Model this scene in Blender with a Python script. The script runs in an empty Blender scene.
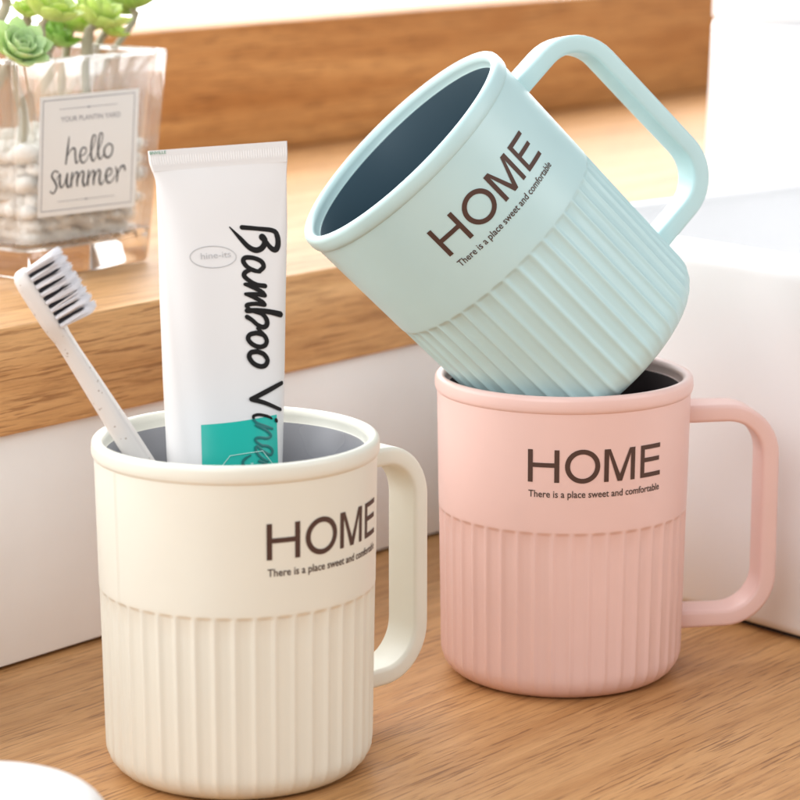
import bpy, bmesh, math, random
from mathutils import Vector, Matrix, noise as mnoise
random.seed(7)
S = bpy.context.scene
COL = S.collection
PI = math.pi
R = math.radians

# ------------------------------------------------------------------ camera
FPX, PITCH, CAMH = 2678.0, 0.20615, 0.27018
cd = bpy.data.cameras.new('camera')
cam = bpy.data.objects.new('camera', cd); COL.objects.link(cam)
cam.location = (0, 0, CAMH); cam.rotation_euler = (PI/2-PITCH, 0, 0)
cd.sensor_width = 36; cd.lens = FPX/800*36; cd.clip_start = .02; cd.clip_end = 60
cd.dof.use_dof = True; cd.dof.focus_distance = .825; cd.dof.aperture_fstop = 17
S.camera = cam
S.render.resolution_x = 1024; S.render.resolution_y = 1024
S.view_settings.view_transform = 'Standard'
S.view_settings.look = 'None'
S.view_settings.exposure = 0
S.view_settings.gamma = 1
S.render.engine = 'CYCLES'
S.cycles.max_bounces = 32; S.cycles.transmission_bounces = 32; S.cycles.transparent_max_bounces = 16
S.cycles.caustics_refractive = True; S.cycles.caustics_reflective = False
S.cycles.blur_glossy = .5
S.cycles.sample_clamp_indirect = 6

def ray(x, y):
    """direction through a photograph pixel (800 px frame), used to turn measurements into points on real surfaces"""
    c, s = math.cos(PITCH), math.sin(PITCH); u = -(y-400)/FPX
    return Vector(((x-400)/FPX, c+u*s, -s+u*c))
def at(x, y, P, n):
    r = ray(x, y); o = Vector((0, 0, CAMH)); n = Vector(n)
    return o + r*((Vector(P)-o).dot(n)/r.dot(n))

# ------------------------------------------------------------------ materials
def nt(name):
    m = bpy.data.materials.new(name); m.use_nodes = True
    t = m.node_tree; b = t.nodes['Principled BSDF']
    return m, t, b
def N(t, kind, **kw):
    n = t.nodes.new(kind)
    for k, v in kw.items():
        if k in n.inputs.keys(): n.inputs[k].default_value = v
        else: setattr(n, k, v)
    return n
def coords(t, scale=(1, 1, 1)):
    tc = N(t, 'ShaderNodeTexCoord'); mp = N(t, 'ShaderNodeMapping'); mp.inputs['Scale'].default_value = scale
    t.links.new(tc.outputs['Object'], mp.inputs['Vector']); return mp.outputs['Vector']
def ramp(t, fac, stops):
    r = N(t, 'ShaderNodeValToRGB'); e = r.color_ramp.elements
    while len(e) < len(stops): e.new(.5)
    for el, (p, c) in zip(e, stops): el.position = p; el.color = (*c, 1) if len(c) == 3 else c
    t.links.new(fac, r.inputs['Fac']); return r.outputs['Color']
def plastic(name, col, rough=.42, var=.03, bump=.012, sss=0, spec=.45, coat=0):
    m, t, b = nt(name)
    n = N(t, 'ShaderNodeTexNoise', Scale=40., Detail=4.); t.links.new(coords(t), n.inputs['Vector'])
    a = tuple(c*(1-var) for c in col); d = tuple(min(1, c*(1+var)) for c in col)
    t.links.new(ramp(t, n.outputs['Fac'], [(.3, a), (.7, d)]), b.inputs['Base Color'])
    rn = N(t, 'ShaderNodeTexNoise', Scale=28., Detail=2.); t.links.new(coords(t), rn.inputs['Vector'])
    rm = N(t, 'ShaderNodeMapRange'); rm.inputs['From Min'].default_value = .3; rm.inputs['From Max'].default_value = .7; rm.inputs['To Min'].default_value = rough*.9; rm.inputs['To Max'].default_value = rough*1.12
    t.links.new(rn.outputs['Fac'], rm.inputs['Value']); t.links.new(rm.outputs[0], b.inputs['Roughness'])
    b.inputs['Specular IOR Level'].default_value = spec
    b.inputs['Coat Weight'].default_value = coat
    if sss:
        b.inputs['Subsurface Weight'].default_value = sss; b.inputs['Subsurface Radius'].default_value = (.004, .003, .002); b.inputs['Subsurface Scale'].default_value = 1
    if bump:
        n2 = N(t, 'ShaderNodeTexNoise', Scale=2600., Detail=2.); t.links.new(coords(t), n2.inputs['Vector'])
        bp = N(t, 'ShaderNodeBump', Strength=bump*8, Distance=.0002); t.links.new(n2.outputs['Fac'], bp.inputs['Height']); t.links.new(bp.outputs['Normal'], b.inputs['Normal'])
    return m
def wood(name, light, mid, dark, rough=.45, contrast=1.0, seed=0.0, pore=1.0):
    m, t, b = nt(name)
    L = t.links.new
    tc = N(t, 'ShaderNodeTexCoord')
    off = N(t, 'ShaderNodeVectorMath', operation='ADD'); off.inputs[1].default_value = (seed, seed*1.7, seed*.6)
    L(tc.outputs['Object'], off.inputs[0])
    def noise(sx, sy, sz, detail, dist=0., rough_=.5):
        mp = N(t, 'ShaderNodeMapping'); mp.inputs['Scale'].default_value = (sx, sy, sz); L(off.outputs[0], mp.inputs['Vector'])
        n = N(t, 'ShaderNodeTexNoise', Scale=1., Detail=detail, Distortion=dist, Roughness=rough_); L(mp.outputs['Vector'], n.inputs['Vector']); return n.outputs['Fac']
    band = noise(5, 95, 95, 5, .6, .55)
    base = ramp(t, band, [(.33, mid), (.5, tuple((a+c)/2 for a, c in zip(light, mid))), (.67, light)])
    streak = noise(34, 480, 480, 5, .4, .65)
    sm = ramp(t, streak, [(.50, (1, 1, 1)), (.72, (.55, .47, .40))])
    mul = N(t, 'ShaderNodeMix', data_type='RGBA', blend_type='MULTIPLY'); mul.inputs[0].default_value = .55*contrast
    L(base, mul.inputs[6]); L(sm, mul.inputs[7])
    p = noise(36, 900, 900, 3, .25, .6)
    gate = noise(9, 60, 60, 2)
    pm = ramp(t, p, [(.55, (0, 0, 0)), (.625, (1, 1, 1))])
    gm = ramp(t, gate, [(.34, (.3, .3, .3)), (.58, (1, 1, 1))])
    pg = N(t, 'ShaderNodeMath', operation='MULTIPLY'); L(pm, pg.inputs[0]); L(gm, pg.inputs[1])
    pk = N(t, 'ShaderNodeMath', operation='MULTIPLY'); pk.inputs[1].default_value = .62*pore; L(pg.outputs[0], pk.inputs[0])
    mx = N(t, 'ShaderNodeMix', data_type='RGBA'); L(pk.outputs[0], mx.inputs[0]); L(mul.outputs[2], mx.inputs[6]); mx.inputs[7].default_value = (*dark, 1)
    fine = noise(120, 2600, 2600, 2)
    fm = ramp(t, fine, [(.3, (.90, .88, .86)), (.7, (1.04, 1.04, 1.04))])
    m2 = N(t, 'ShaderNodeMix', data_type='RGBA', blend_type='MULTIPLY'); m2.inputs[0].default_value = 1; L(mx.outputs[2], m2.inputs[6]); L(fm, m2.inputs[7])
    L(m2.outputs[2], b.inputs['Base Color'])
    b.inputs['Roughness'].default_value = rough
    b.inputs['Specular IOR Level'].default_value = .35
    bp = N(t, 'ShaderNodeBump', Strength=.35, Distance=.0003); bp.invert = True
    L(pk.outputs[0], bp.inputs['Height']); L(bp.outputs['Normal'], b.inputs['Normal'])
    return m

M = {}
M['cream'] = plastic('cream plastic', (.785, .785, .70), .33, .015)
M['pink'] = plastic('pink plastic', (.81, .56, .515), .34, .02)
M['blue'] = plastic('pale blue plastic', (.515, .715, .73), .34, .02)
M['liner'] = plastic('grey glazed lining', (.27, .275, .30), .25, .03, 0)
M['liner_shaded_navy'] = plastic('grey lining shaded to navy', (.042, .080, .108), .5, .03, 0, spec=.25)  # grey lining; the shade inside the tilted mug is put into the colour
M['liner_shaded_brown'] = plastic('grey lining shaded to brown', (.05, .030, .032), .6, .03, 0, spec=.2)  # grey lining again, darkened in colour for the shade inside the mug
M['print'] = plastic('brown printing ink', (.078, .037, .026), .6, .10, 0)
M['print_dark'] = plastic('dark brown small print', (.075, .045, .035), .5, .05, 0)
M['counter'] = wood('oak counter', (.665, .375, .165), (.51, .255, .095), (.22, .095, .035), .42, 1, 0.0, 1.3)
M['ledge'] = wood('oak ledge', (.74, .43, .19), (.56, .285, .105), (.24, .095, .03), .45, 1.3, 3.3, 1.0)
M['sill'] = wood('oak sill board', (.76, .41, .155), (.53, .235, .07), (.22, .08, .022), .45, 1.15, 8.1, 1)
M['wall'] = plastic('matt white wall paint', (.86, .85, .84), .55, .015, .02)
M['gap'] = plastic('dark sealant and gap shade', (.03, .025, .022), .7, .1, 0)  # basin seal, and painted shade for the gap under the wall
M['ceramic'] = plastic('white glazed ceramic', (.86, .86, .87), .16, .008, 0, spec=.5)
M['white_plastic'] = plastic('white plastic', (.86, .86, .87), .3, .01, 0)
M['tube'] = plastic('white laminate', (.765, .76, .76), .33, .012, 0)
M['ink'] = plastic('black ink', (.010, .009, .009), .6, .2, 0, spec=.2)
M['teal'] = plastic('teal ink', (.006, .47, .39), .33, .06, 0)
M['teal_dark'] = plastic('dark teal ink', (.004, .16, .15), .33, .05, 0)
M['green_ink'] = plastic('green ink', (.01, .26, .13), .4, .05, 0)
M['grey_ink'] = plastic('pale grey ink', (.52, .52, .53), .4, .05, 0)
M['pale_line'] = plastic('pale mint line', (.50, .80, .74), .4, .03, 0)
M['paper'] = plastic('white paper', (.80, .79, .77), .6, .01, 0)
M['label_ink'] = plastic('label charcoal ink', (.045, .047, .055), .5, .1, 0)
M['label_grey'] = plastic('label grey ink', (.30, .30, .33), .5, .05, 0)
M['white_bristle'] = plastic('white nylon', (.86, .86, .90), .4, .03, 0)
M['black_bristle'] = plastic('black nylon', (.012, .012, .022), .4, .05, 0)
M['stem'] = plastic('succulent stem', (.40, .36, .26), .6, .2, .02)
M['pebble'] = plastic('white pebble', (.86, .84, .80), .5, .04, .02)

def speckled():
    m, t, b = nt('speckled wheat straw plastic')
    v = N(t, 'ShaderNodeTexVoronoi', Scale=620.); t.links.new(coords(t), v.inputs['Vector'])
    n = N(t, 'ShaderNodeTexNoise', Scale=300., Detail=1.); t.links.new(coords(t), n.inputs['Vector'])
    s = N(t, 'ShaderNodeMath', operation='LESS_THAN'); s.inputs[1].default_value = .20; t.links.new(v.outputs['Distance'], s.inputs[0])
    g = N(t, 'ShaderNodeMath', operation='GREATER_THAN'); g.inputs[1].default_value = .57; t.links.new(n.outputs['Fac'], g.inputs[0])
    k = N(t, 'ShaderNodeMath', operation='MULTIPLY'); t.links.new(s.outputs[0], k.inputs[0]); t.links.new(g.outputs[0], k.inputs[1])
    mx = N(t, 'ShaderNodeMix', data_type='RGBA'); t.links.new(k.outputs[0], mx.inputs[0])
    mx.inputs[6].default_value = (.70, .665, .635, 1); mx.inputs[7].default_value = (.40, .33, .28, 1)
    t.links.new(mx.outputs[2], b.inputs['Base Color']); b.inputs['Roughness'].default_value = .45
    return m
M['straw'] = speckled()

def glass(through=.62, film=(.030, .060), name='clear glass'):
    m, t, b = nt(name)
    b.inputs['Base Color'].default_value = (.985, .995, .99, 1)
    b.inputs['Transmission Weight'].default_value = 1; b.inputs['IOR'].default_value = 1.45; b.inputs['Roughness'].default_value = .0
    # part of the light passes straight on, and a thin white film makes the walls a little milky
    n = N(t, 'ShaderNodeTexNoise', Scale=60., Detail=3.); t.links.new(coords(t), n.inputs['Vector'])
    tp = N(t, 'ShaderNodeBsdfTransparent'); m1 = N(t, 'ShaderNodeMixShader'); m1.inputs[0].default_value = through
    t.links.new(b.outputs[0], m1.inputs[1]); t.links.new(tp.outputs[0], m1.inputs[2])
    df = N(t, 'ShaderNodeBsdfDiffuse'); df.inputs['Color'].default_value = (.95, .95, .94, 1)
    tl = N(t, 'ShaderNodeBsdfTranslucent'); tl.inputs['Color'].default_value = (.95, .95, .94, 1)
    md = N(t, 'ShaderNodeMixShader'); md.inputs[0].default_value = .5; t.links.new(df.outputs[0], md.inputs[1]); t.links.new(tl.outputs[0], md.inputs[2])
    mr = N(t, 'ShaderNodeMapRange'); mr.inputs['To Min'].default_value = film[0]; mr.inputs['To Max'].default_value = film[1]; t.links.new(n.outputs['Fac'], mr.inputs['Value'])
    m2 = N(t, 'ShaderNodeMixShader'); t.links.new(mr.outputs[0], m2.inputs[0]); t.links.new(m1.outputs[0], m2.inputs[1]); t.links.new(md.outputs[0], m2.inputs[2])
    t.links.new(m2.outputs[0], t.nodes['Material Output'].inputs['Surface'])
    return m
M['glass'] = glass()
M['glass_solid'] = glass(.08, (.01, .03), 'thick base glass')
M['glass_rim'] = glass(.35, (.12, .18), 'glass rim with painted highlight')  # extra white mixed in as a painted highlight along the rim

def leaf(name, a, c):
    m, t, b = nt(name)
    n = N(t, 'ShaderNodeTexNoise', Scale=70., Detail=3.); t.links.new(coords(t), n.inputs['Vector'])
    colr = ramp(t, n.outputs['Fac'], [(.35, a), (.68, c)])
    t.links.new(colr, b.inputs['Base Color']); b.inputs['Roughness'].default_value = .38
    tr = N(t, 'ShaderNodeBsdfTranslucent'); t.links.new(colr, tr.inputs['Color'])
    mx = N(t, 'ShaderNodeMixShader'); mx.inputs[0].default_value = .42
    t.links.new(b.outputs[0], mx.inputs[1]); t.links.new(tr.outputs[0], mx.inputs[2])
    t.links.new(mx.outputs[0], t.nodes['Material Output'].inputs['Surface'])
    return m
M['leaf_blue'] = leaf('blue green leaf', (.54, .75, .38), (.82, .92, .55))
M['leaf_lime'] = leaf('lime leaf', (.58, .76, .18), (.80, .90, .34))
M['leaf_green'] = leaf('mid green leaf', (.34, .60, .12), (.56, .78, .24))

def emit(name, col, st):
    m, t, b = nt(name)
    g = N(t, 'ShaderNodeTexNoise', Scale=2., Detail=1.); t.links.new(coords(t), g.inputs['Vector'])
    e = N(t, 'ShaderNodeEmission', Strength=st); t.links.new(ramp(t, g.outputs['Fac'], [(.3, tuple(x*.97 for x in col)), (.7, col)]), e.inputs['Color'])
    t.links.new(e.outputs[0], t.nodes['Material Output'].inputs['Surface'])
    return m

# ------------------------------------------------------------------ object helpers
def obj(name, bm, mat, parent=None, smooth=True, auto=None):
    me = bpy.data.meshes.new(name)
    bmesh.ops.recalc_face_normals(bm, faces=bm.faces[:])
    bm.to_mesh(me); bm.free()
    if smooth:
        for p in me.polygons: p.use_smooth = True
    if auto is not None: me.set_sharp_from_angle(angle=R(auto))
    me.materials.append(mat)
    o = bpy.data.objects.new(name, me); COL.objects.link(o)
    if parent: o.parent = parent
    return o
def tag(o, label, cat, group=None, kind=None):
    o['label'] = label; o['category'] = cat
    if group: o['group'] = group
    if kind: o['kind'] = kind
    return o
def thing(name, label, cat, loc=(0, 0, 0), rotz=0, group=None, matrix=None):
    o = bpy.data.objects.new(name, None); COL.objects.link(o); o.empty_display_size = .01
    if matrix is not None: o.matrix_world = matrix
    else: o.location = loc; o.rotation_euler = (0, 0, rotz)
    return tag(o, label, cat, group)
def lathe(bm, prof, seg=96, close_bottom=False, close_top=False):
    rings = []
    for r, z in prof:
        rings.append([bm.verts.new((r*math.cos(2*PI*i/seg), r*math.sin(2*PI*i/seg), z)) for i in range(seg)])
    for a, b in zip(rings, rings[1:]):
        for i in range(seg):
            j = (i+1) % seg; bm.faces.new((a[i], a[j], b[j], b[i]))
    if close_bottom: bm.faces.new(rings[0])
    if close_top: bm.faces.new(rings[-1])
    return rings
def box(bm, x0, x1, y0, y1, z0, z1, bev=0, segs=2):
    r = bmesh.ops.create_cube(bm, size=1)
    for v in r['verts']:
        v.co = Vector((x0+(v.co.x+.5)*(x1-x0), y0+(v.co.y+.5)*(y1-y0), z0+(v.co.z+.5)*(z1-z0)))
    if bev:
        es = list({e for v in r['verts'] for e in v.link_edges})
        bmesh.ops.bevel(bm, geom=es, offset=bev, segments=segs, affect='EDGES', profile=.5)
def loops(bm, rings, close=True, cap0=False, cap1=False):
    vs = [[bm.verts.new(p) for p in r] for r in rings]
    n = len(vs[0])
    for a, b in zip(vs, vs[1:]):
        for i in range(n if close else n-1):
            j = (i+1) % n; bm.faces.new((a[i], a[j], b[j], b[i]))
    if cap0: bm.faces.new(vs[0])
    if cap1: bm.faces.new(vs[-1])
    return vs
def rrect(hx, hy, r, k=6, cx=0, cy=0):
    pts = []
    for (sx, sy, a0) in ((1, 1, 0), (-1, 1, PI/2), (-1, -1, PI), (1, -1, 3*PI/2)):
        for i in range(k+1):
            a = a0+PI/2*i/k
            pts.append((cx+sx*(hx-r)+r*math.cos(a), cy+sy*(hy-r)+r*math.sin(a)))
    return pts
def catmull(pts, n=8, closed=False):
    pts = [Vector(p) for p in pts]; out = []
    m = len(pts)
    for i in range(m if closed else m-1):
        if closed: p0, p1, p2, p3 = pts[(i-1) % m], pts[i], pts[(i+1) % m], pts[(i+2) % m]
        else:
            p1, p2 = pts[i], pts[i+1]
            p0 = pts[i-1] if i else p1*2-p2
            p3 = pts[i+2] if i+2 < m else p2*2-p1
        for k in range(n):
            t = k/n
            out.append(.5*((2*p1)+(p2-p0)*t+(2*p0-5*p1+4*p2-p3)*t*t+(3*p1-p0-3*p2+p3)*t**3))
    if not closed: out.append(pts[-1])
    return out
def stroke(bm, P, Nn, W, lift=.00012, crown=.00008):
    """raised ink ribbon along 3-D points P with normals Nn and full widths W"""
    P = [Vector(p) for p in P]; n = len(P)
    t0 = (P[0]-P[1]).normalized(); t1 = (P[-1]-P[-2]).normalized()
    pre = [(P[0]+t0*W[0]*.5*k, Nn[0], W[0]*f) for k, f in ((1, .08), (.87, .5), (.5, .86))]
    post = [(P[-1]+t1*W[-1]*.5*k, Nn[-1], W[-1]*f) for k, f in ((.5, .86), (.87, .5), (1, .08))]
    seq = pre+list(zip(P, Nn, W))+post
    rows = []
    for i, (p, nn, w) in enumerate(seq):
        a = seq[max(0, i-1)][0]; b = seq[min(len(seq)-1, i+1)][0]
        tg = (b-a).normalized(); nn = Vector(nn).normalized(); side = nn.cross(tg).normalized()
        rows.append([bm.verts.new(p+side*w*.5+nn*lift), bm.verts.new(p+nn*(lift+crown)), bm.verts.new(p-side*w*.5+nn*lift)])
    for a, b in zip(rows, rows[1:]):
        for k in (0, 1): bm.faces.new((a[k], a[k+1], b[k+1], b[k]))
def text_bm(body, size=1.0, bold=0.):
    cu = bpy.data.curves.new('lettering', 'FONT'); cu.body = body; cu.size = size; cu.resolution_u = 3; cu.offset = bold
    o = bpy.data.objects.new('lettering', cu); COL.objects.link(o)
    dg = bpy.context.evaluated_depsgraph_get(); me = bpy.data.meshes.new_from_object(o.evaluated_get(dg))
    bpy.data.objects.remove(o); bpy.data.curves.remove(cu)
    bm = bmesh.new(); bm.from_mesh(me); bpy.data.meshes.remove(me)
    return bm
def fit_text(bm, width, height=None):
    xs = [v.co.x for v in bm.verts]; ys = [v.co.y for v in bm.verts]
    sx = width/(max(xs)-min(xs)); sy = height/(max(ys)-min(ys)) if height else sx
    x0, y0 = min(xs), 0.0
    for v in bm.verts: v.co.x = (v.co.x-x0)*sx; v.co.y = (v.co.y-y0)*sy
def slice_x(bm, step):
    xs = [v.co.x for v in bm.verts]; x = min(xs)+step
    while x < max(xs):
        bmesh.ops.bisect_plane(bm, geom=bm.verts[:]+bm.edges[:]+bm.faces[:], plane_co=(x, 0, 0), plane_no=(1, 0, 0)); x += step

# wall frame: X along the wall (to the right and away), Y behind it, Z up
WALL = Matrix.Translation((-.1327, .85117, 0)) @ Matrix.Rotation(R(50.3), 4, 'Z')
def wl(x, y, z): return WALL @ Vector((x, y, z))
WN = (WALL.to_3x3() @ Vector((0, -1, 0)))

# ------------------------------------------------------------------ setting
bm = bmesh.new(); box(bm, -1.6, 2.2, -1.5, .3, -.04, 0, .001)
o = obj('countertop', bm, M['counter'], auto=30); o.matrix_world = WALL; o['kind'] = 'structure'
bm = bmesh.new(); box(bm, -1.6, 2.2, .0, .30, .0013, .0795, .0008)
o = obj('wall', bm, M['wall'], auto=30); o.matrix_world = WALL; o['kind'] = 'structure'
bm = bmesh.new(); box(bm, -1.6, 2.2, .004, .28, .0001, .0012)
o2 = obj('gap_shade_strip', bm, M['gap'], o, auto=30)  # dark strip standing in for the shadow in the gap below the wall

bm = bmesh.new(); box(bm, -1.6, 2.2, -.003, .46, .0798, .1157, .0012, 3)
o = obj('wooden_ledge', bm, M['ledge'], auto=40); o.matrix_world = WALL
tag(o, 'thick light oak ledge with grained front edge, running along above the white wall panel', 'ledge')
bm = bmesh.new(); box(bm, -1.6, 2.2, .2735, .322, .1159, .1806, .0015, 3)
o = obj('wooden_upstand', bm, M['sill'], auto=40)
PV = Matrix.Translation((.45, .276, 0)); o.matrix_world = WALL @ PV @ Matrix.Rotation(R(1.9), 4, 'Z') @ PV.inverted()
tag(o, 'blurred orange brown wooden upstand at the back of the oak ledge, below the bright window', 'upstand')

win = thing('window', 'bright white overexposed window above the wooden upstand at the back', 'window', matrix=WALL @ Matrix.Translation((.3, .42, .116)) @ Matrix.Rotation(R(1.9), 4, 'Z'))
bm = bmesh.new(); box(bm, -1.85, 1.85, 0, .004, .0, 1.1)
WINDOW = emit('daylit pane', (1.0, .99, .98), 4.5)
obj('pane', bm, WINDOW, win, auto=30)
bm = bmesh.new()
box(bm, -1.9, 1.9, -.012, .02, 1.1, 1.15, .002); box(bm, -1.9, -1.85, -.012, .02, .0, 1.1, .002); box(bm, 1.85, 1.9, -.012, .02, .0, 1.1, .002)
obj('frame', bm, M['white_plastic'], win, auto=30)

# ------------------------------------------------------------------ mugs
R1, R2, MH, RF, ZS, RL = .0412, .0398, .1006, .0091, .0566, .0420
def rb(z): return R1+(R2-R1)*(MH-.005-z)/(MH-.005-RF)
NF, PER = 44, 14
US = [0, .035, .075, .125, .19, .27, .38, .5, .62, .73, .81, .875, .925, .965]
def body_mesh(seam=None):
    bm = bmesh.new(); seg = NF*PER
    rows = []
    zs = [MH-.0046, MH-.012, MH-.022, MH-.032, ZS+.0012, ZS+.0003]
    for z in zs: rows.append((rb(z)+.00012, z, 0.))
    rows += [(rb(ZS)+.00010, ZS, .04), (rb(ZS)+.00007, ZS-.0004, .38), (rb(ZS)+.00003, ZS-.0009, .76), (rb(ZS), ZS-.0014, .97)]
    for k in range(1, 9):
        z = ZS-.0014+(RF-(ZS-.0014))*k/8; rows.append((rb(z), z, 1.))
    for k in range(1, 10):
        a = PI/2*k/9; f = max(0, 1-k/6.5)
        rows.append((R2-RF+RF*math.cos(a), RF-RF*math.sin(a), f))
    rings = []
    for r, z, f in rows:
        ring = []
        for i in range(seg):
            u = US[i % PER]; g = 1-math.exp(-(min(u, 1-u)/.175)**2)
            rr = r-.00080*g*f
            a = 2*PI*(i//PER+u)/NF
            if seam is not None and abs(((a-seam+PI) % (2*PI))-PI) < PI/seg: rr += .00030
            ring.append(bm.verts.new((rr*math.cos(a), rr*math.sin(a), z)))
        rings.append(ring)
    for a, b in zip(rings, rings[1:]):
        for i in range(seg):
            j = (i+1) % seg; bm.faces.new((a[i], a[j], b[j], b[i]))
    inner = [bm.verts.new((v.co.x*.93, v.co.y*.93, .0009)) for v in rings[-1]]
    for i in range(seg):
        j = (i+1) % seg; bm.faces.new((rings[-1][i], rings[-1][j], inner[j], inner[i]))
    bm.faces.new(inner)
    return bm
def rim_mesh():
    bm = bmesh.new()
    pr = [(R1-.0006, MH-.0060), (R1-.0001, MH-.0057), (R1+.0003, MH-.0054), (RL-.0002, MH-.0050), (RL, MH-.0044), (RL+.0001, MH-.0034), (RL, MH-.0016), (RL-.0002, MH-.0009), (RL-.0007, MH-.0003), (RL-.0014, MH), (RL-.0022, MH-.0001),
          (.0390, MH-.0007), (.0385, MH-.0016), (.0384, MH-.0022), (.0383, MH-.0038), (.0380, MH-.0043)]
    lathe(bm, pr, 160); return bm
def liner_mesh():
    bm = bmesh.new()
    pr = [(.0386, MH-.0036), (.03775, MH-.0047), (.0372, MH-.03), (.0362, .04), (.0356, .014), (.0342, .008), (.031, .0052), (.02, .005), (.004, .005)]
    lathe(bm, pr, 160, close_top=True); return bm
def handle_mesh(dz=0.):
    # centre line in the (r, z) plane: rounded D, strap of width along y
    ro, zt, zb, rc = .0689, .0862+dz, .0164+dz, .0146
    pl = [(.0385, zt)]
    for r in (.044, .049): pl.append((r, zt))
    for k in range(11):
        a = PI/2-PI/2*k/10; pl.append((ro-rc+rc*math.cos(a), zt-rc+rc*math.sin(a)))
    for k in range(1, 6): pl.append((ro, zt-rc+(zb+rc-(zt-rc))*k/6))
    for k in range(11):
        a = -PI/2*k/10; pl.append((ro-rc+rc*math.cos(a), zb+rc+rc*math.sin(a)))
    for r in (.049, .044): pl.append((r, zb))
    pl.append((.0375, zb))
    bm = bmesh.new(); rings = []
    n = len(pl)
    for i, (r, z) in enumerate(pl):
        a = pl[max(0, i-1)]; b = pl[min(n-1, i+1)]
        t = Vector((b[0]-a[0], 0, b[1]-a[1])).normalized(); nn = Vector((-t.z, 0, t.x))   # outward normal side
        nn = Vector((t.z*-1, 0, t.x))
        flare = 1+.03*max(0, 1-min(i, n-1-i)/2.5)
        cs = rrect(.0065*flare, .0029*flare, .0014, 4)
        ring = []
        for (w, h) in cs:
            # slightly hollow inner face
            ring.append(Vector((r, 0, z))+Vector((0, 1, 0))*w+nn*h)
        rings.append(ring)
    loops(bm, rings, True, True, True)
    return bm
def poly(bm, pts):
    return bm.faces.new([bm.verts.new((x, y, 0)) for x, y in pts])
def home_bm():
    bm = bmesh.new(); h = .0105; s = .00158
    w = .0100
    poly(bm, [(0, 0), (s, 0), (s, h*.46), (w-s, h*.46), (w-s, 0), (w, 0), (w, h), (w-s, h), (w-s, h*.46+s*.92), (s, h*.46+s*.92), (s, h), (0, h)])
    cx, cy, a, b = .01735, h/2, .0056, h/2+.00022
    n = 56; o_, i_ = [], []
    for k in range(n):
        t = 2*PI*k/n; o_.append(bm.verts.new((cx+a*math.cos(t), cy+b*math.sin(t), 0))); i_.append(bm.verts.new((cx+(a-s*1.02)*math.cos(t), cy+(b-s*.98)*math.sin(t), 0)))
    for k in range(n): bm.faces.new((o_[k], o_[(k+1) % n], i_[(k+1) % n], i_[k]))
    x0, w = .0243, .0108; m = x0+w/2; d = s*.98
    poly(bm, [(x0, 0), (x0+d, 0), (x0+d, h*.84), (m-d*.52, 0), (m+d*.52, 0), (x0+w-d, h*.84), (x0+w-d, 0), (x0+w, 0), (x0+w, h), (x0+w-d*1.32, h), (m, d*1.45), (x0+d*1.32, h), (x0, h)])
    x0, w = .0373, .0086
    poly(bm, [(x0, 0), (x0+w, 0), (x0+w, s*.92), (x0+s, s*.92), (x0+s, h*.47), (x0+w*.93, h*.47), (x0+w*.93, h*.47+s*.9), (x0+s, h*.47+s*.9), (x0+s, h-s*.92), (x0+w*.97, h-s*.92), (x0+w*.97, h), (x0, h)])
    bm.normal_update()
    bmesh.ops.triangulate(bm, faces=bm.faces[:], ngon_method='EAR_CLIP')
    return bm
def tagline_bm():
    bm = text_bm('There is a place sweet and comfortable', bold=.012); fit_text(bm, .0455, .00300); return bm
def wrap(bm, width, zbase, tc, lift):
    slice_x(bm, .0006)
    for v in bm.verts:
        z = zbase+v.co.y; r = rb(z)+lift
        a = tc+(v.co.x-width/2)/R1
        v.co = Vector((r*math.cos(a), r*math.sin(a), z))
    return bm
def mug(label, matrix, mat, liner, tdeg=-86, seam=None, dz=0.):
    t = thing('mug', label, 'mug', matrix=matrix)
    t['group'] = 'ribbed plastic mugs'
    obj('body', body_mesh(seam), mat, t, auto=50)
    obj('rim', rim_mesh(), mat, t, auto=50)
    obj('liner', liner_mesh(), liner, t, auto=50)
    obj('handle', handle_mesh(dz), mat, t, auto=60)
    obj('heading_lettering', wrap(home_bm(), .0459, .0732, R(tdeg), .00026), M['print'], t, smooth=True)
    obj('tagline_lettering', wrap(tagline_bm(), .0455, .0684, R(tdeg), .00026), M['print_dark'], t, smooth=True)
    return t
mug('cream white ribbed mug standing on the counter, holding the toothbrush and toothpaste tube', Matrix.Translation((-.0479, .7625, 0)) @ Matrix.Rotation(R(43), 4, 'Z'), M['cream'], M['liner'], -86, seam=R(-90-53-43))
mug('pink ribbed mug standing upright on the counter beneath the tilted blue mug', Matrix.Translation((.0534, .8560, 0)) @ Matrix.Rotation(R(9), 4, 'Z'), M['pink'], M['liner_shaded_brown'], -86)
RB = Matrix(((.7272, -.0588, -.6839), (-.0588, .9873, -.1474), (.6839, .1474, .7145))).to_4x4()
mug('pale blue ribbed mug lying tilted on top of the pink mug', Matrix.Translation((.0681, .8599, .1041)) @ RB @ Matrix.Rotation(R(24), 4, 'Z'), M['blue'], M['liner_shaded_navy'], -92, dz=-.0022)

# ------------------------------------------------------------------ toothpaste tube
TU = Vector((math.cos(R(15)), math.sin(R(15)), 0)); TA = Vector((0, .22, 1)).normalized(); TN = TU.cross(TA).normalized(); TV = TN.cross(TU).normalized()
TP = Vector((-.05, .776, .1))
Lp = [(148, 151), (149.3, 163), (152.5, 172), (156, 182), (158, 230), (160, 300), (163.5, 380), (168, 462)]
Rp = [(287, 141), (287.5, 154), (287.2, 162), (286.6, 172), (287, 230), (285.2, 292), (283.5, 380), (281, 462)]
def tuv(px, py, off=0):
    p = at(px, py, TP+TN*off, TN)-TP; return p.dot(TU), p.dot(TV)
LL = [tuv(*q) for q in Lp]; RR = [tuv(*q) for q in Rp]
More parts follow.
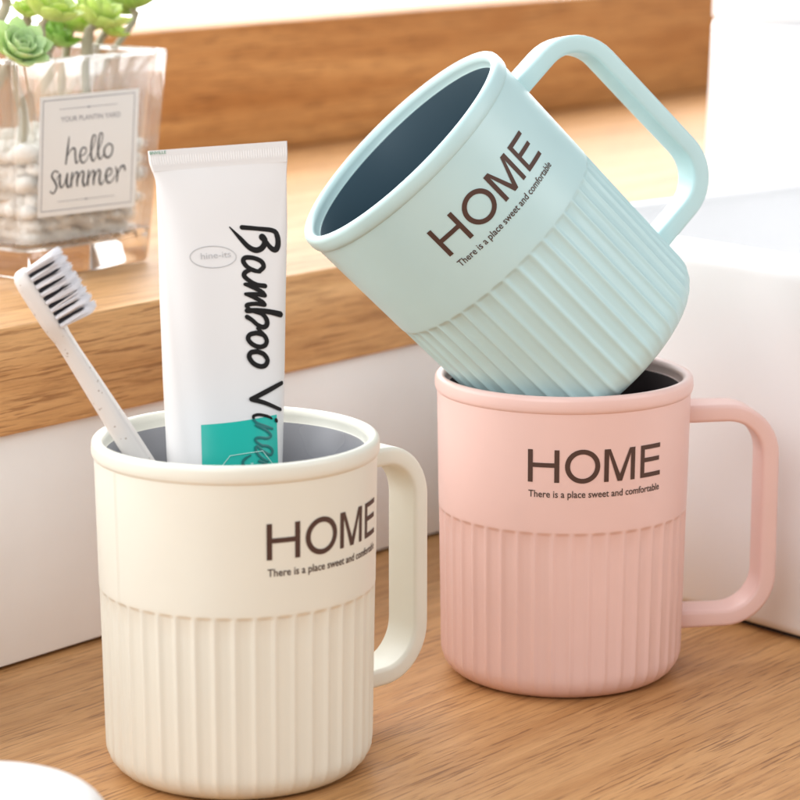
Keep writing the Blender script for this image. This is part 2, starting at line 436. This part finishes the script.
# carry the edges on down into the mug
dv = .070
LL.append((LL[-1][0]+.0035, LL[-1][1]-dv)); RR.append((RR[-1][0]-.0035, RR[-1][1]-dv))
vt = LL[2][1]
def thk(v):
    d = max(0., vt-v); return .0006+.0112*min(1, d/.085)**.75
def lerp_edge(E, v):
    for (u0, v0), (u1, v1) in zip(E, E[1:]):
        if v <= v0 and v >= v1: k = (v0-v)/(v0-v1+1e-9); return u0+(u1-u0)*k
    return E[0][0] if v > E[0][1] else E[-1][0]
def wrk(u, v, x): return .00055*mnoise.noise(Vector((u*75+v*22, v*30-u*20, 2.0)))*min(1, max(0, vt-v)/.01)*(1-x)
def front(u, v):
    l, r = lerp_edge(LL, v), lerp_edge(RR, v); a = max(1e-4, (r-l)/2); c = (l+r)/2
    x = min(.999, abs((u-c)/a)); e = 2.6
    return thk(v)*(1-x**e)**(1/e)+wrk(u, v, x)
def tpt(u, v, off): return TP+TU*u+TV*v+TN*off
def tmap(px, py, extra=0.):
    off = .005
    for _ in range(4):
        u, v = tuv(px, py, off); off = front(u, v)
    e = .0008
    du = (front(u+e, v)-front(u-e, v))/(2*e); dvv = (front(u, v+e)-front(u, v-e))/(2*e)
    nn = (TN-TU*du-TV*dvv).normalized()
    return tpt(u, v, off)+nn*extra, nn
tube = thing('toothpaste_tube', 'white toothpaste tube with black script lettering, standing crimped end up in the cream mug', 'toothpaste tube', loc=(0, 0, 0))
bm = bmesh.new(); rings = []
ts = [k/70 for k in range(71)]
def seg_pt(E, t):
    L_ = [0]
    for a, b in zip(E, E[1:]): L_.append(L_[-1]+math.hypot(b[0]-a[0], b[1]-a[1]))
    s = t*L_[-1]
    for i in range(len(E)-1):
        if s <= L_[i+1]+1e-9:
            k = (s-L_[i])/(L_[i+1]-L_[i]); return (E[i][0]+(E[i+1][0]-E[i][0])*k, E[i][1]+(E[i+1][1]-E[i][1])*k)
    return E[-1]
Lb, Rb_ = LL[2:], RR[2:]
NS = 56
for t in ts:
    l, r = seg_pt(Lb, t), seg_pt(Rb_, t); ring = []
    for k in range(NS):
        th = 2*PI*k/NS; cx, sy = math.cos(th), math.sin(th); e = 2/2.6
        x = math.copysign(abs(cx)**e, cx); y = math.copysign(abs(sy)**e, sy)
        u = (l[0]+r[0])/2+(r[0]-l[0])/2*x; v = (l[1]+r[1])/2+(r[1]-l[1])/2*x
        w = thk(v)*y
        w += wrk(u, v, abs(x)) if y >= 0 else 0
        ring.append(tpt(u, v, w))
    rings.append(ring)
loops(bm, rings, True, True, True)
obj('tube_body', bm, M['tube'], tube, auto=60)
bm = bmesh.new(); rings = []
NR = 110
for k in range(9):
    t = k/8; ring_f, ring_b = [], []
    for i in range(NR+1):
        s = i/NR
        l, r = seg_pt(LL[:3], t), seg_pt(RR[:3], t)
        u, v = l[0]+(r[0]-l[0])*s, l[1]+(r[1]-l[1])*s
        edge = 1-max(0, abs(2*s-1)-.985)/.015
        th_ = (.00052+(.00014 if 1 < k < 7 and i % 2 else 0))*max(.3, edge)
        ring_f.append(tpt(u, v, th_)); ring_b.append(tpt(u, v, -.0006))
    rings.append(ring_f+ring_b[::-1])
loops(bm, rings, True, True, True)
obj('crimped_seal', bm, M['tube'], tube, auto=25)
# shoulder and cap, down inside the mug
c0 = tpt((LL[-1][0]+RR[-1][0])/2, LL[-1][1], 0)
mt = Matrix((TU.to_4d(), (-TN).to_4d(), TV.to_4d(), (0, 0, 0, 1))).transposed(); mt = Matrix.Translation(c0) @ Matrix(((TU.x, -TN.x, TV.x, 0), (TU.y, -TN.y, TV.y, 0), (TU.z, -TN.z, TV.z, 0), (0, 0, 0, 1)))
bm = bmesh.new(); lathe(bm, [(.0135, 0), (.011, -.003), (.0105, -.0035), (.0102, -.009), (.0095, -.0098)], 40, True, True)
bmesh.ops.transform(bm, matrix=mt, verts=bm.verts[:]); obj('cap', bm, M['white_plastic'], tube, auto=50)

def ink(name, strokes, mat, parent, mapper, scale_w, n=7, lift=.00012):
    bm = bmesh.new()
    for si, (pts, w) in enumerate(strokes):
        cp = catmull([(*p, 0) for p in pts], n)
        ws = w if isinstance(w, (list, tuple)) else [w]*len(pts)
        m = len(cp); W = []
        for i in range(m):
            f = i/(m-1)*(len(ws)-1); a = int(min(f, len(ws)-2)); k = f-a
            W.append((ws[a]*(1-k)+ws[a+1]*k)*scale_w)
        Q = [mapper(p.x, p.y) for p in cp]
        stroke(bm, [q[0] for q in Q], [q[1] for q in Q], W, lift+si*.000012)
    return obj(name, bm, mat, parent)
def tube_xf(ox, oy, k): return lambda x, y: tmap(ox+x/k, oy+y/k)
PXM = .81/FPX      # metres per photo pixel at the tube
K1 = 8.889
big = [
 ([(195, 155), (330, 166), (470, 184), (508, 235), (514, 310), (492, 353), (452, 338), (410, 285)], [30, 27, 30, 36, 38, 36, 32, 26]),
 ([(375, 242), (396, 270), (392, 308), (362, 345), (312, 357), (250, 326), (175, 248), (85, 153)], [44, 38, 36, 36, 36, 32, 26, 8]),
 ([(350, 543), (386, 505), (366, 458), (300, 428), (228, 424), (206, 455), (240, 505), (300, 537), (352, 548)], [28, 30, 30, 28, 30, 30, 28, 28, 24]),
 ([(268, 532), (222, 556), (216, 590), (262, 630), (325, 662), (396, 676)], [24, 30, 30, 27, 25, 28]),
 ([(398, 676), (300, 664), (222, 661)], [30, 26, 22]), ([(222, 661), (300, 692), (370, 728), (396, 758)], [20, 27, 28, 28]),
 ([(396, 760), (310, 748), (228, 748)], [28, 25, 22]), ([(228, 748), (300, 776), (372, 816), (394, 842)], [20, 27, 28, 28]),
 ([(394, 842), (310, 834), (246, 842), (236, 858), (262, 880)], [28, 25, 26, 24, 18]),
 ([(240, 896), (330, 894), (440, 906), (534, 928)], [32, 31, 33, 38]),
 ([(300, 905), (372, 926), (410, 972), (414, 1020), (382, 1042), (330, 1020), (282, 978), (240, 952)], [20, 26, 32, 32, 30, 27, 27, 30]),
 ([(332, 1052), (382, 1104)], [20, 24]),
 ([(320, 1093), (384, 1112), (412, 1160), (396, 1204), (344, 1217), (284, 1192), (248, 1146), (266, 1108), (320, 1093)], 29),
 ([(330, 1258), (388, 1284), (419, 1336), (398, 1382), (350, 1390), (294, 1362), (258, 1310), (274, 1268), (330, 1258)], 30),
]
ink('script_lettering', [(s, w) for s, w in big], M['ink'], tube, tube_xf(220, 210, K1), PXM/K1*1.45)
K4 = 7.273
ink('script_lettering', [([(662, 22), (560, 80), (446, 140)], [24, 28, 26]), ([(446, 140), (545, 168), (652, 214)], [28, 24, 20]),
    ([(590, 280), (560, 264), (500, 252), (462, 262), (460, 286)], [12, 16, 16, 17, 15]), ([(621, 291), (624, 297)], 22)], M['ink'], tube, tube_xf(190, 380, K4), PXM/K4*1.3, lift=.0003)
# teal panel
bm = bmesh.new(); G = []
def bil(q, s, t):
    (a, b, c, d) = q; return (a[0]*(1-s)*(1-t)+b[0]*s*(1-t)+c[0]*s*t+d[0]*(1-s)*t, a[1]*(1-s)*(1-t)+b[1]*s*(1-t)+c[1]*s*t+d[1]*(1-s)*t)
q4 = [(201, 425), (276.5, 414.5), (279, 500), (203, 500)]
for j in range(17):
    row = []
    for i in range(21):
        x, y = bil(q4, i/20, j/16); y += 1.6*math.sin(PI*i/20)*(1-j/16)
        p, nn = tmap(x, y, .00010); row.append(bm.verts.new(p))
    G.append(row)
for a, b in zip(G, G[1:]):
    for i in range(20): bm.faces.new((a[i], a[i+1], b[i+1], b[i]))
obj('teal_panel', bm, M['teal'], tube)
ink('script_lettering', [
    ([(460, 290), (486, 314), (540, 334), (592, 354)], 17), ([(592, 354), (530, 342), (478, 330)], 14), ([(478, 330), (548, 366), (584, 402), (560, 424), (500, 420), (474, 430), (482, 452), (524, 480)], 17),
    ([(520, 478), (566, 484), (594, 512), (580, 545), (530, 520), (488, 486), (474, 500), (490, 540), (530, 578), (560, 592)], 17),
    ([(438, 548), (400, 572), (382, 600), (396, 640), (450, 640)], [10, 17, 17, 17, 15]), ([(500, 592), (540, 606), (566, 640)], 17)], M['teal_dark'], tube, tube_xf(190, 380, K4), PXM/K4*1.2, lift=.00034)
ink('hexagon_mark', [([(236, 620), (290, 552)], 5), ([(290, 552), (522, 517)], 5), ([(522, 517), (590, 606)], 5), ([(590, 606), (560, 690)], 5), ([(236, 620), (262, 700)], 5),
    ([(440, 618), (440, 604), (452, 616), (452, 602)], 4)], M['pale_line'], tube, tube_xf(190, 380, K4), PXM/K4, n=4, lift=.00055)
# oval mark with grey lettering, green code on the seal
ov = [(213+23*math.cos(a), 257+10.8*math.sin(a)) for a in [2*PI*k/40 for k in range(41)]]
ink('oval_mark', [(ov, .95)], M['grey_ink'], tube, lambda x, y: tmap(x, y), PXM, n=2)
def decal(name, body, mat, parent, mapper, x0, y0, x1, y1, hgt, lift=.00022, step=None):
    """text laid along the photo line (x0,y0)-(x1,y1), hgt px tall"""
    bm = text_bm(body); fit_text(bm, 1.0, None)
    ys = [v.co.y for v in bm.verts]; ym = max(ys)
    d = Vector((x1-x0, y1-y0)); up = Vector((d.y, -d.x)).normalized()
    for v in bm.verts:
        q = Vector((x0, y0))+d*v.co.x+up*(v.co.y/ym*hgt)
        p, nn = mapper(q.x, q.y); v.co = p+nn*lift
    return obj(name, bm, mat, parent)
decal('oval_lettering', 'hine-its', M['grey_ink'], tube, lambda x, y: tmap(x, y), 201, 259.5, 231, 257, 6.2)
sealmap = lambda x, y: (tpt(*tuv(x, y, .0009), .0009), TN)
decal('seal_lettering', 'BNVILLE', M['green_ink'], tube, sealmap, 149.6, 154.8, 166, 153.6, 3.0, .0001)

# ------------------------------------------------------------------ toothbrush
BP = Vector((-.0793, .754, .1)); BN = Vector((0, -1, 0))
def bpx(x, y): return at(x, y, BP, BN)
tip = bpx(19.5, 270.5); rimp = bpx(135.5, 452)
bax = (tip-rimp).normalized(); bdir = Vector((0, 1, 0)).cross(bax).normalized()   # bristle direction, in the brush plane
if bdir.x < 0: bdir = -bdir
bw = Vector((0, 1, 0))
Ltot = (tip-rimp).length
brush = thing('toothbrush', 'pale speckled toothbrush with black and white bristles, leaning in the cream mug', 'toothbrush', loc=(0, 0, 0))
bm = bmesh.new(); rings = []
prof = []      # distance from the tip, half thickness (in plane), half width, centre shift along bristle direction
for d, ht, hw in [(0, .0012, .0022), (.0006, .0019, .0036), (.002, .0025, .0050), (.005, .0027, .0056), (.016, .0027, .0056), (.0195, .0026, .0052), (.0225, .0024, .0036), (.028, .0025, .0030), (.040, .0028, .0035), (.055, .0030, .0045), (.09, .0031, .0050), (.125, .0030, .0050), (.152, .0028, .0045), (.154, .0018, .003)]:
    prof.append((d, ht, hw))
for d, ht, hw in prof:
    c = tip-bax*d
    rings.append([c+bdir*a+bw*b for a, b in rrect(ht, hw, min(ht, hw)*.72, 5)])
loops(bm, rings, True, True, True)
obj('handle', bm, M['straw'], brush, auto=60)
pitch_ = .00138
for k in range(15):
    d = .0013+pitch_*.93*k
    black = k % 2 == 1
    bm = bmesh.new()
    for j in range(5 if black else 6):
        wy = (-.0042+.0084*j/4) if black else (-.0046+.0092*j/5)
        root = tip-bax*d+bdir*.0024+bw*wy
        for q in range(34 if black else 56):
            a = random.uniform(0, 2*PI); rr = math.sqrt(random.random())
            fx, fy = math.cos(a)*rr, math.sin(a)*rr
            p0 = root+bax*fx*(.00030 if black else .00058)+bw*fy*.0008
            ln = random.uniform(.0080, .0089) if black else random.uniform(.0094, .0109)-.0006*abs(fx)
            sp = .00028 if black else .00072
            p1 = p0+bdir*ln+bax*(fx*sp+random.gauss(0, .00020))+bw*(fy*.0007+random.gauss(0, .00025))
            r0 = .000085
            e1 = bax; e2 = bw
            mid = p0.lerp(p1, .8)
            rr3 = [[p+e1*rad*math.cos(2*PI*i/4)+e2*rad*math.sin(2*PI*i/4) for i in range(4)] for p, rad in ((p0, r0), (mid, r0), (p1, r0*.35))]
            loops(bm, rr3, True, False, True)
    b_ = obj('bristle_row', bm, M['black_bristle'] if black else M['white_bristle'], brush)
    b_['label'] = 'black bristle row' if black else 'white bristle row'

# ------------------------------------------------------------------ glass pot with succulents
PC = (.1025, .090); ZL = .1157
def hw_(z): return .031+(.0372-.031)*z/.079
pot = thing('glass_pot', 'clear square glass pot with a hello summer label, standing on the oak ledge', 'plant pot', matrix=WALL @ Matrix.Translation((PC[0], PC[1], ZL+.0002)))
bm = bmesh.new(); rings = []
def ringz(h, r, z): return [(x, y, z) for x, y in rrect(h, h, r, 6)]
for z in (.0134, .02, .05, .0774): rings.append(ringz(hw_(z), .004, z))
for z in (.0774, .05, .026, .0134): rings.append(ringz(hw_(z)-.0034, .006, z))
rings.append(rings[0])
loops(bm, rings[:-1], True)
bm.verts.ensure_lookup_table(); k = len(rings[0]); m = len(bm.verts)-k
for q in range(k): bm.faces.new((bm.verts[q], bm.verts[(q+1) % k], bm.verts[m+(q+1) % k], bm.verts[m+q]))
obj('glass_wall', bm, M['glass'], pot, auto=35)
bm = bmesh.new(); rings = [ringz(hw_(.0775)-.0030, .005, .0775), ringz(hw_(.0775)-.0002, .004, .0775), ringz(hw_(.0786)-.0002, .0038, .0786), ringz(hw_(.079)-.0009, .0035, .079), ringz(hw_(.079)-.0024, .0045, .079), ringz(hw_(.0786)-.0031, .005, .0786)]
vs = loops(bm, rings, True); k = len(vs[0])
for q in range(k): bm.faces.new((vs[-1][q], vs[-1][(q+1) % k], vs[0][(q+1) % k], vs[0][q]))
obj('glass_rim', bm, M['glass_rim'], pot, auto=35)
bm = bmesh.new(); rings = []
for z, dh in ((0, .0014), (.0004, .0005), (.0014, 0), (.0132, 0)): rings.append(ringz(hw_(z)-dh, .004, z))
for k in range(0, 6):
    a = PI/2*k/5; rings.append(ringz(hw_(.0132)-.0034-.006*math.sin(a), .006, .0132-.0035*(1-math.cos(a))))
rings.append(ringz(.010, .005, .0092))
loops(bm, rings, True, True, True)
obj('glass_base', bm, M['glass_solid'], pot, auto=35)
# label plane, on the leaning front face
slope = (.0372-.031)/.079
PF = wl(PC[0], PC[1]-.031, ZL); PFN = (WALL.to_3x3() @ Vector((0, -1, -slope))).normalized()
def lab(x, y, lift=0.): return at(x, y, PF+PFN*(.0003+lift), PFN), PFN
LQ = [(40, 97.5), (139.3, 88), (134.8, 206.5), (37.5, 218)]
inv = pot.matrix_world.inverted()
def local(o): o.data.transform(inv); return o
bm = bmesh.new(); vs = [[bm.verts.new(lab(x, y, l)[0]) for x, y in LQ] for l in (-.0002, .0001)]
bm.faces.new(vs[1]); bm.faces.new(vs[0][::-1])
for i in range(4): j = (i+1) % 4; bm.faces.new((vs[0][i], vs[0][j], vs[1][j], vs[1][i]))
label = local(obj('paper_label', bm, M['paper'], pot, smooth=False))
labm = lambda x, y: lab(x, y, .0001)
PXL = 1.0/FPX
def lq(s, t): return bil(LQ, s, t)
bord = [lq(.035, .035), lq(.955, .035), lq(.955, .955), lq(.035, .955), lq(.035, .035)]
local(ink('label_border', [([a, b], .8) for a, b in zip(bord, bord[1:])]+[([lq(.2, .115), lq(.78, .115)], .45), ([lq(.2, .885), lq(.78, .885)], .45), ([lq(.485, .115), lq(.50, .115)], 1.5), ([lq(.485, .885), lq(.50, .885)], 1.5)], M['label_grey'], label, labm, PXL, n=3, lift=.00006))
KL = 4.0
hs = [
 ([(196, 268), (190, 320), (183, 376)], [5, 10, 7]), ([(188, 345), (206, 316), (219, 316), (221, 345), (224, 372), (234, 362)], [3, 6, 9, 9, 8, 3]),
 ([(240, 346), (262, 332), (262, 312), (247, 314), (239, 345), (248, 370), (264, 362), (276, 338)], [4, 5, 6, 7, 10, 8, 4, 3]),
 ([(276, 342), (296, 298), (302, 266), (292, 262), (285, 296), (284, 344), (292, 364), (304, 346)], [3, 4, 5, 6, 9, 10, 7, 3]),
 ([(305, 340), (325, 290), (330, 258), (320, 254), (313, 292), (312, 338), (320, 356), (334, 338)], [3, 4, 5, 6, 9, 10, 7, 3]),
 ([(352, 296), (338, 312), (337, 338), (350, 350), (366, 334), (369, 304), (354, 294), (346, 302)], [5, 8, 10, 8, 7, 7, 5, 4]),
 ([(153, 410), (138, 404), (126, 424), (138, 446), (146, 470), (132, 494), (120, 486)], [5, 5, 8, 9, 8, 5, 5]),
 ([(146, 440), (160, 416), (158, 450), (164, 470), (178, 452), (189, 412), (186, 452), (192, 470), (204, 450)], [3, 6, 10, 7, 4, 6, 10, 7, 3]),
 ([(208, 410), (205, 440), (204, 468)], [6, 10, 6]), ([(206, 440), (222, 410), (231, 414), (228, 440), (227, 464)], [3, 5, 8, 10, 6]), ([(229, 438), (245, 406), (254, 412), (250, 444), (256, 464), (268, 446)], [3, 5, 8, 10, 7, 3]),
 ([(274, 402), (271, 434), (270, 462)], [6, 10, 6]), ([(272, 434), (288, 404), (297, 408), (294, 434), (293, 458)], [3, 5, 8, 10, 6]), ([(295, 432), (311, 400), (320, 406), (316, 438), (322, 458), (336, 440)], [3, 5, 8, 10, 7, 3]),
 ([(340, 430), (362, 416), (364, 396), (350, 396), (342, 424), (350, 450), (366, 444), (380, 420)], [4, 5, 6, 7, 10, 8, 4, 3]),
 ([(382, 388), (388, 414), (386, 446)], [5, 9, 6]), ([(388, 420), (400, 390), (414, 382), (418, 398)], [3, 6, 8, 8]),
]
local(ink('label_lettering', hs, M['label_ink'], label, lambda x, y: labm(20+x/KL, 70+y/KL), PXL/KL, n=5, lift=.00006))
local(decal('label_lettering', 'YOUR PLANTIN YARD', M['label_grey'], label, labm, 61, 122, 120.5, 116.5, 5.0, .0001))

# pebbles in the pot
def pebble_bm(k):
    bm = bmesh.new(); bmesh.ops.create_icosphere(bm, subdivisions=2, radius=1)
    sx, sy, sz = random.uniform(.8, 1.2), random.uniform(.75, 1.05), random.uniform(.6, .9)
    for v in bm.verts:
        d = 1+.22*mnoise.noise(v.co*1.3+Vector((k*7.1, k*3., k)))
        v.co = Vector((v.co.x*sx*d, v.co.y*sy*d, v.co.z*sz*d))
    return bm
protos = []
pts = []
zf = .0145
for lev in range(7):
    z = zf+.0048*lev; h = hw_(z)-.0073
    n = 9
    for i in range(n):
        for j in range(n):
            x = -h+2*h*i/(n-1)+(.0028 if lev % 2 else 0)*(1 if i < n-1 else -1); y = -h+2*h*j/(n-1)
            front_ = j <= 1; side = i == 0 or i == n-1; top = lev == 6
            if lev == 0: x *= .88; y *= .88
            if not (front_ or side or top): continue
            pts.append((x+random.uniform(-.0008, .0008), y+random.uniform(-.0008, .0008), z+random.uniform(-.001, .001)+(random.uniform(0, .0025) if top else 0)))
for k, p in enumerate(pts):
    if k < 9:
        o = obj('pebble', pebble_bm(k), M['pebble']); protos.append(o)
    else:
        o = random.choice(protos).copy(); COL.objects.link(o)
    o.matrix_world = WALL @ Matrix.Translation((PC[0]+p[0], PC[1]+p[1], ZL+p[2])) @ Matrix.Rotation(random.uniform(0, 6), 4, 'Z') @ Matrix.Rotation(random.uniform(-.5, .5), 4, 'X') @ Matrix.Scale(random.uniform(.0034, .0043), 4)
    tag(o, 'small white pebble in the layer filling the glass pot', 'pebble', 'white pebbles filling the glass pot')

def leaf_bm(bm, Mx, L, W, T):
    rings = []
    for k in range(9):
        s = k/8
        w = W*(math.sin(PI*min(1, s*.80+.10))**.8)*(1 if s < .8 else math.sqrt(max(0, 1-((s-.8)/.2)**2))*.9+.06)
        t = T*(.5+.6*math.sin(PI*min(1, s+.05)))*(1 if s < .9 else .5)
        ring = []
        for i in range(10):
            a = 2*PI*i/10
            ring.append(Mx @ Vector((L*s, w*math.cos(a), t*math.sin(a)+L*.34*s*s+abs(math.cos(a))**2*w*.35)))
        rings.append(ring)
    loops(bm, rings, True, True, True)
def succulent(label, px, py, depth, mat, rad, tilt, lean, whorls=4, stem_w=.0017, base=None):
    """rosette whose centre is seen at the photo point (px, py) on the plane `depth` behind the wall face"""
    P = at(px, py, wl(0, depth, 0), WN)
    loc = WALL.inverted() @ P
    bx = PC[0]+max(-.022, min(.022, (loc.x-PC[0])*.9)) if base is None else base[0]; by = PC[1]+max(-.022, min(.022, (loc.y-PC[1])*.9)) if base is None else base[1]
    root = thing('succulent', label, 'succulent', matrix=WALL @ Matrix.Translation((bx, by, ZL+.043)), group='succulents in the glass pot')
    top = loc-Vector((bx, by, ZL+.043))
    Rm = Matrix.Rotation(tilt[0], 4, 'X') @ Matrix.Rotation(tilt[1], 4, 'Y')
    up = (Rm @ Vector((0, 0, 1, 0))).to_3d()
    bm = bmesh.new()
    line = catmull([(0, 0, 0), Vector((0, 0, top.z*.35))+Vector((top.x, top.y, 0))*.25+Vector((lean*.003, 0, 0)), top-up*.006, top], 5)
    rings = []
    for i, p in enumerate(line):
        w = stem_w*(1.15-.3*i/len(line))*(1+.10*math.sin(i*2.1))
        rings.append([p+Vector((w*math.cos(2*PI*k/10), w*math.sin(2*PI*k/10), 0)) for k in range(10)])
    loops(bm, rings, True, True, True)
    obj('stem', bm, M['stem'], root)
    bm = bmesh.new(); ang = random.uniform(0, 6)
    for wv in range(whorls):
        n = [4, 6, 7, 8, 8][wv]; f = (wv+1)/whorls
        for i in range(n):
            ang += 2*PI/n
            elev = R(78-66*f)+random.uniform(-.1, .1)
            L = rad*(.38+.62*f)*random.uniform(.88, 1.06)
            Mx = Matrix.Translation(top) @ Rm @ Matrix.Rotation(ang+wv*.55, 4, 'Z') @ Matrix.Translation((rad*.03, 0, rad*.10*(1-f))) @ Matrix.Rotation(-elev, 4, 'Y')
            leaf_bm(bm, Mx, L, rad*(.20+.13*f), rad*.06)
    obj('rosette', bm, mat, root)
    return root
succulent('pale green rosette drooping over the near rim, at the left of the glass pot', 17, 55, .060, M['leaf_blue'], .0125, (.75, -.15), 1, 4, base=(.083, .075))
succulent('bright lime rosette on a straight grey stem, above the hello summer label', 46, 18, .074, M['leaf_lime'], .0140, (.35, .15), 0, 4)
succulent('yellow green rosette on a thick brown stem, right of the pot\'s middle', 94, 24, .085, M['leaf_lime'], .0140, (.40, .2), 0, 4, .0022)
succulent('lone green rosette on a tall stem, at the far right corner of the pot', 133, 8, .095, M['leaf_green'], .0125, (.05, .1), 0, 3)
succulent('dark green low rosette half hidden behind the lime one in the pot', 54, 44, .098, M['leaf_green'], .0105, (.4, .2), 0, 3)
succulent('leaning green rosette on a brown stem, at the back left of the pot', 3, -4, .105, M['leaf_green'], .0120, (.1, -.1), -1, 3, .0022, base=(.080, .105))
succulent('small lime rosette cut by the top edge, between the back left stems', 27, 16, .112, M['leaf_lime'], .0085, (.3, .0), 1, 3, .0022, base=(.088, .108))
succulent('full lime green rosette behind the tallest stems, at the top centre of the pot', 72, 30, .102, M['leaf_lime'], .0120, (.35, .1), 0, 4, .0016)
succulent('small mid green rosette leaning right, between the thick stem and the far corner', 114, 12, .104, M['leaf_green'], .0095, (.25, .4), 0, 3, .0014)
succulent('lower yellow green rosette tucked under the thick stemmed one, right of the middle', 107, 33, .092, M['leaf_lime'], .0085, (.5, .3), 0, 2, .0014)

# ------------------------------------------------------------------ basin
BC = Vector((.0502-.65141*.016, .9822+.75872*.016, 0)); th = math.atan2(.75872, -.65141)    # v: towards the back
BM = Matrix.Translation(BC) @ Matrix.Rotation(th-PI/2, 4, 'Z')      # local +Y = v (back), +X = along the back rim
basin = thing('basin', 'white rectangular ceramic basin standing on the counter at the right, behind the pink mug', 'basin', matrix=BM)
BL, BW, BH = .46, .36, .133
bm = bmesh.new(); rings = []
def br(d, r, z): return [(x+BW/2, y-BL/2, z) for x, y in rrect(BW/2-d, BL/2-d, max(.001, r-d), 8)]
rings.append(br(.004, .014, .0016)); rings.append(br(.0015, .014, .003)); rings.append(br(0, .014, .006))
for z in (.04, .08, BH-.008): rings.append(br(0, .014, z))
for k in range(1, 7):
    a = PI/2*k/6; rings.append(br(.007*(1-math.cos(a)), .014, BH-.007+.007*math.sin(a)))
rings.append(br(.0085, .016, BH)); 
for k in range(1, 6):
    a = PI/2*k/5; rings.append(br(.0085+.0045*math.sin(a), .024, BH-.0045*(1-math.cos(a))))
rings += [br(.0145, .034, BH-.03), br(.020, .045, BH-.075), br(.028, .055, BH-.092), br(.045, .07, BH-.100), br(.12, .10, BH-.104)]
loops(bm, rings, True, True, True)
obj('bowl', bm, M['ceramic'], basin, auto=60)
bm = bmesh.new(); rings = [br(.0055, .012, .0001), br(.0055, .012, .0018)]
loops(bm, rings, True, True, True); obj('seal', bm, M['gap'], basin, auto=30)
bm = bmesh.new(); lathe(bm, [(.022, BH-.1045), (.022, BH-.1025), (.019, BH-.1018), (.004, BH-.1025)], 40, False, True)
bmesh.ops.translate(bm, verts=bm.verts[:], vec=(BW/2, -BL/2, 0)); obj('drain', bm, M['white_plastic'], basin, auto=40)

# ------------------------------------------------------------------ white canister behind the basin
can = thing('canister', 'tall white lidded canister standing between the basin and the ledge, at the right edge', 'canister', matrix=WALL @ Matrix.Translation((.4216, -.039, 0)))
bm = bmesh.new(); lathe(bm, [(.034, .0001), (.0365, .001), (.037, .004), (.0362, .08), (.0352, .13), (.0334, .192), (.0329, .1945), (.0322, .1950)], 96, True, True)
obj('body', bm, M['white_plastic'], can, auto=50)
bm = bmesh.new(); lathe(bm, [(.0318, .1951), (.0320, .1962), (.0331, .1964), (.0334, .1972), (.0330, .234), (.0322, .236), (.029, .237)], 96, True, True)
obj('lid', bm, M['white_plastic'], can, auto=50)

# ------------------------------------------------------------------ white rounded jar close to the camera
jar = thing('jar', 'blurred white round lidded jar at the bottom left corner, close to the viewer', 'jar', loc=(-.1055, .630, 0))
bm = bmesh.new(); lathe(bm, [(.026, .0001), (.0285, .0012), (.030, .004), (.031, .015), (.0312, .0215)], 72, True, True); obj('body', bm, M['white_plastic'], jar, auto=50)
bm = bmesh.new()
pr = [(.0300, .0217), (.0325, .0219), (.0335, .0225), (.0338, .0285)]
for k in range(1, 10):
    a = PI/2*k/9; pr.append((.0228+.011*math.cos(a), .0285+.010*math.sin(a)))
pr += [(.015, .0389), (.004, .0391)]
lathe(bm, pr, 72, True, True); obj('lid', bm, M['white_plastic'], jar, auto=50)

# ------------------------------------------------------------------ light
w = bpy.data.worlds.new('World'); S.world = w; w.use_nodes = True
bg = w.node_tree.nodes['Background']; bg.inputs[0].default_value = (.98, .99, 1, 1); bg.inputs[1].default_value = .48
def area(name, loc, target, sx, sy, power, col=(1, 1, 1)):
    l = bpy.data.lights.new(name, 'AREA'); l.shape = 'RECTANGLE'; l.size = sx; l.size_y = sy; l.energy = power; l.color = col
    o = bpy.data.objects.new(name, l); COL.objects.link(o); o.location = loc
    d = Vector(target)-Vector(loc); o.rotation_euler = d.to_track_quat('-Z', 'Y').to_euler(); return o
area('key_lamp', (-.75, 1.25, .95), (.0, .9, .05), .27, .27, 24, (1, .98, .95))
area('front_lamp', (-.5, -.5, .9), (0, .9, .08), 1.0, .8, 11.5, (.95, .98, 1))
area('side_lamp', (1.1, .5, .8), (.05, .85, .08), .7, .7, 4.5, (.98, .99, 1))
